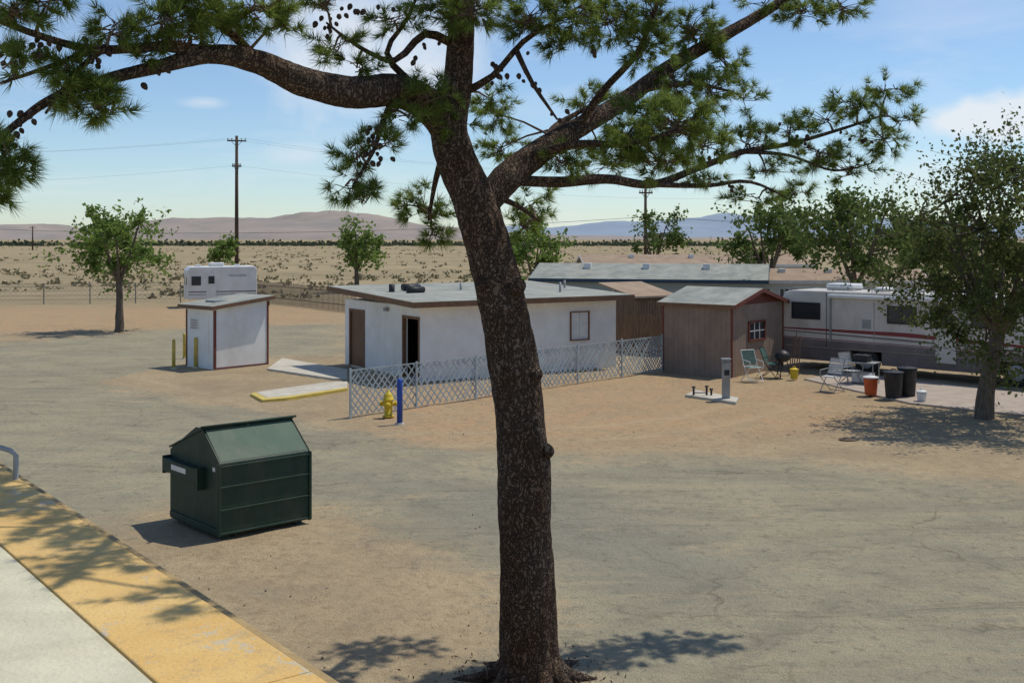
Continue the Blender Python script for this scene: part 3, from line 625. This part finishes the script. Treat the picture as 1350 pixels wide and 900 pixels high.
for i in range(1,13): A.box(-.003,-.001,a*i/13-.004,a*i/13+.004,0,hz-.02)
for i in range(1,18):
    if not (w0-.1<b*i/18<w1+.1): A.box(b*i/18-.004,b*i/18+.004,-.003,-.001,0,hz-.02)
A.out('siding_grooves',M('groove',(.21,.15,.115),None,3,.9,0),E)
# ------------------------------------------------------------------ brown wooden store + fences
E=empty('wooden_store',at(838,37),math.radians(33))
box(E,'walls',0,1.9,0,2,-.05,1.95,WOOD); box(E,'roof',-.2,2.2,-.2,2.3,2.0,2.08,ROOFT,0,(0,0,.5,.5))
A=Acc()
for i in range(13): A.box(i*.15,i*.15+.13,-.03,-.004,0,1.9+random.uniform(-.05,.05))
A.out('planks',WOOD,E)
def picket(name,p0,p1,h,w,gap,mat):
    d=p1-p0; L=d.length; E=empty(name,p0,math.atan2(d.y,d.x)); A=Acc(); x=0
    while x<L: A.box(x,x+w,-.01,.01,-.05,h+random.uniform(-.05,.05)); x+=w+gap
    A.box(0,L,.012,.04,h*.25,h*.25+.05); A.box(0,L,.012,.04,h*.8,h*.8+.05); A.out('slats',mat,E)
picket('slat_fence',G(338,397),G(470,412),1.45,.06,.11,FENW)
picket('wood_fence',at(812,35),at(876,34),1.5,.12,.02,WOOD)
p0=G(-260,404);p1=G(245,399); d=p1-p0;L=d.length; E=empty('wire_fence',p0,math.atan2(d.y,d.x)); A=Acc()
x=0
while x<L: A.tube([(x,0,-.1),(x,0,1.45)],.045,6); x+=3
for z in (.3,.6,.9,1.2,1.4): A.tube([(0,0,z),(L,0,z)],.014,4)
x=0
while x<L: A.bar((x,0,.1),(x+1.3,0,1.4),.012,.01); A.bar((x+1.3,0,.1),(x,0,1.4),.012,.01); x+=.33
A.out('posts_and_mesh',M('fence_wire',(.30,.27,.22),None,3,.6,0),E)
# ------------------------------------------------------------------ mobile homes
def mobile(name,pos,rot,L,Wd,hw,pk,wall,roof,trim,wins,gable=None):
    E=empty(name,pos,rot)
    V=[(0,0,.3),(L,0,.3),(L,Wd,.3),(0,Wd,.3),(0,0,hw),(L,0,hw),(L,Wd,hw),(0,Wd,hw),(0,Wd/2,pk),(L,Wd/2,pk)]
    mesh('walls',V,[(0,1,5,4),(2,3,7,6),(1,2,6,9,5),(3,0,4,8,7)],wall,E)
    box(E,'skirting',.05,L-.05,.05,Wd-.05,-.05,.3,GREY)
    for s_ in (0,1):
        ye=-.25 if s_==0 else Wd+.25
        V=[(-.3,ye,hw-.06),(L+.3,ye,hw-.06),(L+.3,Wd/2,pk+.02),(-.3,Wd/2,pk+.02)]; V=V+[(v[0],v[1],v[2]+.08) for v in V]
        mesh('roof_slope',V,BF,roof,E)
        for xx in (-.33,L+.303):
            V=[(xx,ye,hw-.16),(xx+.027,ye,hw-.16),(xx+.027,Wd/2,pk-.08),(xx,Wd/2,pk-.08)]; V=V+[(v[0],v[1],v[2]+.18) for v in V]
            mesh('barge_board',V,BF,trim,E)
        if s_==0: box(E,'fascia',-.3,L+.3,ye-.03,ye-.003,hw-.14,hw+.03,trim)
    if gable:
        for xx in (-.012,L+.012): mesh('gable_panel',[(xx,.0,hw),(xx,Wd,hw),(xx,Wd/2,pk-.02)],[(0,1,2)],gable,E)
    for (x,w,z0,z1) in wins:
        box(E,'window',x,x+w,-.02,.0,z0,z1,GLASS)
        for q in ((x-.06,x,z0-.06,z1+.06),(x+w,x+w+.06,z0-.06,z1+.06),(x,x+w,z0-.06,z0),(x,x+w,z1,z1+.06),(x+w/2-.02,x+w/2+.02,z0,z1)): box(E,'window_frame',q[0],q[1],-.04,-.003 if q[0]!=x+w/2-.02 else -.021,q[2],q[3],WPL)
    for i in range(3):
        x=L*(.2+.27*i); box(E,'roof_vent',x,x+.35,Wd*.3,Wd*.3+.35,pk-.3,pk+.12,WPL,.03)
    return E
mobile('mobile_home',at(706,45),math.radians(-14),11.2,4.6,2.45,3.1,GSID,ROOFG,NAVY,[(1,1.2,1.1,2.0),(4,1.5,1.1,2.0),(8,1.2,1.1,2.0)],NAVY)
mobile('mobile_home',at(985,44),math.radians(-6),8.5,4.2,2.4,2.85,PALEB,ROOFT,WPL,[(.5,.6,1.2,2.0),(1.6,.9,1.2,2.0),(4,1.2,1.2,2.0)])
mobile('mobile_home',at(775,66),math.radians(4),17,5,2.5,3.15,PALEB,ROOFT,WPL,[(2,1.2,1.2,2.1),(6,1.2,1.2,2.1),(11,1.2,1.2,2.1)])
# ------------------------------------------------------------------ RVs
def wheelset(E,xs_,y,r):
    A=Acc();B=Acc()
    for x in xs_:
        A.tube([(x,y,r),(x,y+.02,r),(x,y+.24,r)],[r*.93,r,r],28); B.tube([(x,y-.012,r),(x,y-.03,r)],[r*.58,r*.4],20); B.tube([(x,y-.03,r),(x,y-.06,r)],[r*.2,r*.16],12)
    A.out('tyres',TIRE,E,True); B.out('hubs',GREY,E)
def window(E,x,w,z0,z1,y=-.002,mat=GLASS):
    box(E,'window',x,x+w,y-.012,y,z0,z1,mat,.01)
    for q in ((x-.04,x,z0-.04,z1+.04),(x+w,x+w+.04,z0-.04,z1+.04),(x,x+w,z0-.04,z0),(x,x+w,z1,z1+.04),(x+w/2-.012,x+w/2+.012,z0,z1)): box(E,'window_frame',q[0],q[1],y-.026,y-.0125 if abs(q[0]-(x+w/2-.012))<1e-6 else y,q[2],q[3],BLK)
C=G(1030,483); E=empty('motorhome',C,math.radians(-43)); L=9.8
prof=[(0,.75),(-.0,2.35),(.12,2.62),(.4,2.7),(L-.6,2.7),(L-.15,2.6),(L+.05,1.9),(L+.35,1.3),(L+.35,.75)]
n=len(prof); V=[(x,0,z) for x,z in prof]+[(x,2.4,z) for x,z in prof]
o=mesh('body',V,[tuple(range(n)),tuple(range(n,2*n))[::-1]]+[(i,n+i,n+(i+1)%n,(i+1)%n) for i in range(n)],RVW,E); bb=o.modifiers.new('b','BEVEL'); bb.width=.05; bb.segments=3
for x0,x1 in ((0.05,2.55),(3.65,7.4),(8.4,L+.3)): box(E,'lower_skirt',x0,x1,.02,2.38,.32,.749,RVGR,.02)
wheelset(E,(3.1,7.9),.06,.42)
box(E,'chassis',.2,L,.5,1.9,.35,.7,BLK)
def stripe(x0,x1,z0,z1,z2,z3,mat,y=-.006):
    mesh('stripe',[(x0,y,z0),(x1,y,z2),(x1,y,z3),(x0,y,z1)],[(0,1,2,3)],mat,E)
stripe(.06,4.5,1.36,1.40,1.30,1.44,RVRED); stripe(4.5,L,1.30,1.44,1.15,1.20,RVRED)
stripe(.06,4.5,1.27,1.30,1.16,1.22,RVGR); stripe(4.5,L,1.16,1.22,1.02,1.06,RVGR); stripe(.06,L,.78,1.04,.78,.96,RVGR,-.005); stripe(.06,L,1.06,1.09,.98,1.0,RVRED,-.007)
window(E,.45,1.0,1.75,2.25); window(E,3.9,.9,1.75,2.25); window(E,6.6,1.2,1.75,2.3); window(E,8.6,.9,1.5,2.3)
box(E,'entry_door',5.45,6.1,-.02,-.002,.55,2.4,RVW,.01); window(E,5.6,.35,1.7,2.2,-.022)
box(E,'awning_roll',1.8,6.5,-.14,-.003,2.48,2.6,WPL,.04)
for x in (1.85,6.4): box(E,'awning_arm',x,x+.05,-.07,-.003,1.0,2.48,GREY)
for x in (.7,1.9,4.2,6.3): box(E,'hatch',x,x+.7,.0,.018,.4,.7,RVGR,.01)
box(E,'slide_seam',1.7,1.72,-.008,-.003,.8,2.65,BLK); box(E,'slide_seam',3.4,3.42,-.008,-.003,1.1,2.4,GREY); box(E,'vent_grille',3.0,3.3,-.015,-.003,1.5,1.8,GREY,.005)
for x,w_ in ((1.3,1.0),(4.0,.5),(3.0,.45),(6.0,1.0)):
    box(E,'roof_air_unit',x,x+w_,.75,1.6,2.7,2.93 if w_>.9 else 2.84,WPL,.07)
rr=Acc(); rr.tube([(0.4,.15,2.8),(L-.8,.15,2.8)],.018,6)
for x in np.linspace(.5,L-1,7): rr.tube([(x,.15,2.66),(x,.15,2.8)],.015,6)
rr.tube([(3.5,1.0,2.7),(3.5,1.0,3.05),(3.9,1.0,3.2)],.015,6); rr.out('roof_rail',GREY,E)
ld=Acc()
for y in (.35,.75): ld.tube([(-.08,y,.8),(-.08,y,2.7)],.02,6)
for i in range(6): ld.tube([(-.08,.35,1+i*.3),(-.08,.75,1+i*.3)],.015,6)
ld.out('rear_ladder',GREY,E)
box(E,'bumper',-.15,-.0,.1,2.3,.45,.65,BLK,.03)
mi=Acc(); mi.box(L+.1,L+.2,-.4,-.1,1.6,2.0); mi.tube([(L+.1,0,1.9),(L+.15,-.2,1.9)],.02,6); mi.out('mirror',BLK,E)
# camper trailer
C=at(247,57); E=empty('camper_trailer',C,math.radians(22)); L=4.4
prof=[(0,.55),(0,2.4),(.2,2.65),(L-.15,2.67),(L,2.5),(L+.02,1.3),(L,.55)]
n=len(prof); V=[(x,0,z) for x,z in prof]+[(x,2.4,z) for x,z in prof]
o=mesh('body',V,[tuple(range(n)),tuple(range(n,2*n))[::-1]]+[(i,n+i,n+(i+1)%n,(i+1)%n) for i in range(n)],RVTW,E); bb=o.modifiers.new('b','BEVEL'); bb.width=.05; bb.segments=3
wheelset(E,(1.8,2.65),.0,.34); window(E,.3,.5,1.5,2.0)
box(E,'entry_door',1.2,1.8,-.02,-.002,.6,2.35,RVTW,.01); window(E,1.35,.3,1.6,2.0,-.022)
box(E,'rear_window',-.02,-.001,1.5,2.0,1.45,2.0,GLASS); box(E,'rear_window',-.02,-.001,.35,.75,1.45,2.0,GLASS)
box(E,'rear_panel',-.03,-.002,.9,1.4,1.2,2.2,WPL,.01)
tx=bpy.data.curves.new('lettering','FONT'); tx.body='WANDERER'; tx.size=.21; tx.extrude=.002; tx.materials.append(LETT); to=link(bpy.data.objects.new('lettering',tx),E); to.location=(2.6,-.008,2.0); to.rotation_euler=(math.radians(90),0,0)
box(E,'stripe',.05,L-.05,-.008,-.003,1.0,1.07,RVGR); box(E,'stripe',.05,L-.05,-.008,-.003,.85,.88,NAVY)
box(E,'roof_air_unit',1.5,2.4,.8,1.6,2.66,2.9,WPL,.06); box(E,'roof_vent',.6,.95,.9,1.25,2.64,2.78,WPL,.03); box(E,'roof_vent',3.1,3.45,.9,1.25,2.64,2.78,WPL,.03)
tg=Acc(); tg.bar((L,.6,.5),(L+1.1,1.2,.5),.08,.08,Vector((0,0,1))); tg.bar((L,1.8,.5),(L+1.1,1.2,.5),.08,.08,Vector((0,0,1))); tg.tube([(L+1,1.2,-.03),(L+1,1.2,.5)],.04,8); tg.out('hitch',BLK,E)
# ------------------------------------------------------------------ utility poles and wires
def pole(px,d,ztop,r,arms,rot=0):
    E=empty('utility_pole',at(px,d),rot); A=Acc(); A.tube([(0,0,-.3),(0,0,ztop)],[r,r*.65],12); A.out('pole',POLEW,E,True)
    A=Acc();B=Acc()
    for z,w in arms:
        A.box(-w/2,w/2,-.14,-.02,z-.08,z+.08); A.bar((-w*.3,-.1,z),(0,-.1,z-.7),.05,.05); A.bar((w*.3,-.1,z),(0,-.1,z-.7),.05,.05)
        for x in (-w/2+.1,-w/4,w/4,w/2-.1): B.tube([(x,-.08,z+.08),(x,-.08,z+.16),(x,-.08,z+.2),(x,-.08,z+.32)],[.03,.08,.05,.06],8)
    A.out('crossarms',POLEW,E); B.out('insulators',GREY,E)
pole(312,105,16.6,.26,[(16.0,2.2),(13.0,1.1)],math.radians(15))
pole(851,100,10.2,.22,[(9.6,1.6)],math.radians(15)); pole(43,330,9,.3,[(8.5,2.5)])
WR=Acc()
def wire(a_,b_,sag,r=.009):
    pts=[]
    for i in range(25):
        t=i/24; p=a_.lerp(b_,t); p.z-=sag*4*t*(1-t); pts.append(p)
    WR.tube(pts,r,4)
pA=at(312,105,16.3)
for dx in (-1,.9): wire(pA+Vector((dx,0,0)),at(-420,100,14.5),1.2); wire(pA+Vector((dx,0,0)),at(1100,118,13.6)+Vector((dx,0,0)),2.2)
wire(at(312,105,13.1),at(-420,100,10.5),1.0); wire(at(312,105,13.1),at(1100,118,10),1.6)
wire(at(-100,120,6.2),at(851,100,6.9),1.4,.03); wire(at(851,100,7.0),at(1500,100,7.5),1.2,.03)
WR.out('overhead_wires',WIREM)
# ------------------------------------------------------------------ utility pedestal
slab('pedestal_pad',[(903,522),(918,516),(974,526),(970,532)],.05,CONC)
E=empty('utility_pedestal',G(957,527)); A=Acc(); A.box(-.1,.1,-.08,.08,-.02,1.12); A.out('post',GREY,E)
box(E,'meter_box',-.12,.12,-.13,-.082,.62,1.05,GREY,.01); box(E,'cap',-.13,.13,-.14,.1,1.12,1.16,GREY,.01); box(E,'outlet_cover',-.07,.07,-.15,-.131,.7,.85,BLK,.01)
E=empty('water_riser',G(934,523)); A=Acc()
for x,h in ((-.42,.28),(-.05,.3),(.08,.22)):
    A.tube([(x,0,-.02),(x,0,h)],.03,8); A.tube([(x-.05,0,h),(x+.05,0,h)],.025,8)
A.tube([(-.42,0,.12),(-.05,0,.12)],.015,8); A.out('pipes',BLK,E,True)
# ------------------------------------------------------------------ patio things
def chair(name,p,rz,mat,frame,s=1.0):
    E=empty(name,p,rz); A=Acc(); r=.013
    for x in (-.24,.24):
        A.tube([(x,-.26,.0),(x,.12,.48),(x,.30,.95)],r,6); A.tube([(x,.28,.0),(x,-.25,.45)],r,6); A.tube([(x,-.25,.63),(x,.2,.66)],r,6); A.tube([(x,-.25,.45),(x,-.25,.63)],r,6)
    for y,z in ((.30,.95),(-.26,.02),(.28,.02),(-.25,.45),(.12,.45)): A.tube([(-.24,y,z),(.24,y,z)],r,6)
    A.out('frame',frame,E)
    B=Acc()
    for i in range(6): B.box(-.23,.23,-.24+i*.065,-.19+i*.065,.445,.452)
    for i in range(7):
        t=i/7; y=.14+.16*t; z=.52+.42*t; B.box(-.23,.23,y-.004,y+.004,z,z+.045)
    for i in range(5): x=-.2+i*.1; B.box(x-.02,x+.02,-.245,.12,.4525,.457)
    B.out('webbing',mat,E)
chair('folding_chair',G(992,502),math.radians(20),TEAL,WPL); chair('folding_chair',G(1097,516),math.radians(-50),WPL,GREY)
chair('folding_chair',G(1016,497),math.radians(60),TEAL,BLK); chair('folding_chair',G(1122,507),math.radians(30),WPL,GREY)
def bin_(name,px,py,r,h,mat,lid):
    E=empty(name,G(px,py)); A=Acc(); A.tube([(0,0,0.02),(0,0,.06),(0,0,h-.05),(0,0,h)],[r*.8,r*.84,r,r*1.06],20); A.out('body',mat,E,True)
    A=Acc(); A.tube([(0,0,h),(0,0,h+.03),(0,0,h+.07)],[r*1.1,r*1.1,r*.4],20); A.tube([(-r*.3,0,h+.07),(-r*.2,0,h+.11),(r*.2,0,h+.11),(r*.3,0,h+.07)],.015,6); A.out('lid',lid,E)
bin_('drink_cooler',1148,521,.2,.5,ORG,WPL); bin_('trash_bin',1178,525,.26,.72,BLK,BLK); bin_('trash_bin',1196,523,.26,.8,BLK,BLK); bin_('plastic_bucket',1215,530,.13,.27,WPL,WPL); bin_('plastic_bucket',1047,500,.13,.3,YELP,YELP)
E=empty('barbecue_grill',G(1032,497)); A=Acc(); A.tube([(0,0,.5),(0,0,.56),(0,0,.7),(0,0,.80),(0,0,.88)],[.1,.22,.26,.2,.05],20)
for k in range(3):
    th=k*2.1; A.tube([(math.cos(th)*.12,math.sin(th)*.12,.55),(math.cos(th)*.28,math.sin(th)*.28,0)],.015,6)
A.out('kettle',BLK,E,True)
E=empty('patio_table',G(1138,506),math.radians(-40)); box(E,'top',-.45,.45,-.3,.3,.66,.69,GREY,.01)
A=Acc()
for x in (-.4,.4):
    for y in (-.24,.24): A.tube([(x,y,.02),(x,y,.66)],.018,6)
A.out('legs',GREY,E); box(E,'storage_box',-.3,.2,-.18,.18,.692,.9,BLK,.02); box(E,'storage_tub',-.3,.3,-.2,.2,.05,.35,WPL,.03)
E=empty('tool_rack',G(1040,494),math.radians(-20)); A=Acc()
for i in range(5): A.tube([(i*.08,0,0),(i*.06+.1,.3,1.1+.15*(i%3))],.018,6)
A.out('handles',WOOD,E)
E=empty('manhole_cover',G(1118,579)); A=Acc(); A.cone((0,0),.2,.2,-.02,.012,20); A.out('disc',WOOD,E)
# ------------------------------------------------------------------ light
el=math.radians(64); az=math.atan2(.86,.51)
sv=Vector((math.sin(az)*math.cos(el),math.cos(az)*math.cos(el),math.sin(el)))
sun=bpy.data.lights.new('sun','SUN'); sun.energy=3.4; sun.angle=math.radians(.5); sun.color=(1,.94,.82)
so=link(bpy.data.objects.new('sun',sun)); so.rotation_euler=sv.to_track_quat('Z','Y').to_euler(); so.location=(30,20,40)
w=bpy.data.worlds.new('World'); scene.world=w; w.use_nodes=True; nt=w.node_tree; bg=nt.nodes['Background']
sky=nt.nodes.new('ShaderNodeTexSky'); sky.sky_type='NISHITA'; sky.sun_disc=False; sky.sun_elevation=el; sky.sun_rotation=az; sky.air_density=1.0; sky.dust_density=.45; sky.ozone_density=1.7; sky.altitude=700
tc=nt.nodes.new('ShaderNodeTexCoord'); sx=nt.nodes.new('ShaderNodeSeparateXYZ'); lk(nt,tc.outputs['Generated'],sx.inputs[0])
zz=math_(nt,'ADD',math_(nt,'MAXIMUM',sx.outputs[2],0.0),.12); cx=nt.nodes.new('ShaderNodeCombineXYZ')
lk(nt,math_(nt,'DIVIDE',sx.outputs[0],zz),cx.inputs[0]); lk(nt,math_(nt,'DIVIDE',sx.outputs[1],zz),cx.inputs[1])
nz=nt.nodes.new('ShaderNodeTexNoise'); nz.inputs['Scale'].default_value=1.1; nz.inputs['Detail'].default_value=5; nz.inputs['Roughness'].default_value=.6; nz.inputs['Distortion'].default_value=.6; lk(nt,cx.outputs[0],nz.inputs['Vector'])
nz2=nt.nodes.new('ShaderNodeTexNoise'); nz2.inputs['Scale'].default_value=11; nz2.inputs['Detail'].default_value=7; nz2.inputs['Roughness'].default_value=.58; lk(nt,tc.outputs['Generated'],nz2.inputs['Vector'])
fac=math_(nt,'MULTIPLY',ramp(nt,nz.outputs['Fac'],.50,.78),.32)
def cloud(px,py,r,k,nf,lo,hi,flat=1.0):
    d=Vector(((px-CX)/F,1,(HY-py)/F)).normalized()
    s=nt.nodes.new('ShaderNodeVectorMath'); s.operation='SUBTRACT'; lk(nt,tc.outputs['Generated'],s.inputs[0]); s.inputs[1].default_value=d
    m2=nt.nodes.new('ShaderNodeVectorMath'); m2.operation='MULTIPLY'; lk(nt,s.outputs[0],m2.inputs[0]); m2.inputs[1].default_value=(1,1,flat)
    l=nt.nodes.new('ShaderNodeVectorMath'); l.operation='LENGTH'; lk(nt,m2.outputs[0],l.inputs[0])
    fall=math_(nt,'SUBTRACT',1.0,math_(nt,'DIVIDE',l.outputs['Value'],r),True)
    v=math_(nt,'ADD',math_(nt,'MULTIPLY',fall,.45),nf)
    return math_(nt,'MULTIPLY',math_(nt,'MULTIPLY',ramp(nt,v,lo,hi),math_(nt,'MULTIPLY',fall,3.0,True)),k)
for args in [(490,40,.17,.75,nz2.outputs['Fac'],.6,.92,1.3),(560,90,.09,.6,nz2.outputs['Fac'],.5,.9,1.5),(1290,160,.10,.85,nz2.outputs['Fac'],.62,.82,3.4),(1360,145,.07,.8,nz2.outputs['Fac'],.60,.82,2.6),(270,136,.03,.55,nz2.outputs['Fac'],.5,.95,4.0),(400,205,.05,.4,nz2.outputs['Fac'],.5,.9,3),(1200,230,.12,.35,nz2.outputs['Fac'],.5,.95,4)]:
    fac=math_(nt,'MAXIMUM',fac,cloud(*args))
tint=mix(nt,1.0,sky.outputs[0],(.90,1.0,1.10),'MULTIPLY')
c=mix(nt,fac,tint,(7.2,7.5,7.8)); lk(nt,c,bg.inputs[0]); bg.inputs[1].default_value=.115
# ------------------------------------------------------------------ camera
cam=bpy.data.cameras.new('camera'); cam.sensor_width=36; cam.lens=F/1350*36; cam.shift_y=-(450-HY)/1350; cam.clip_end=40000; cam.clip_start=.1
co=link(bpy.data.objects.new('camera',cam)); co.location=(0,0,H); co.rotation_euler=(math.radians(90),0,0); scene.camera=co
scene.view_settings.view_transform='Standard'; scene.view_settings.look='None'; scene.view_settings.exposure=0
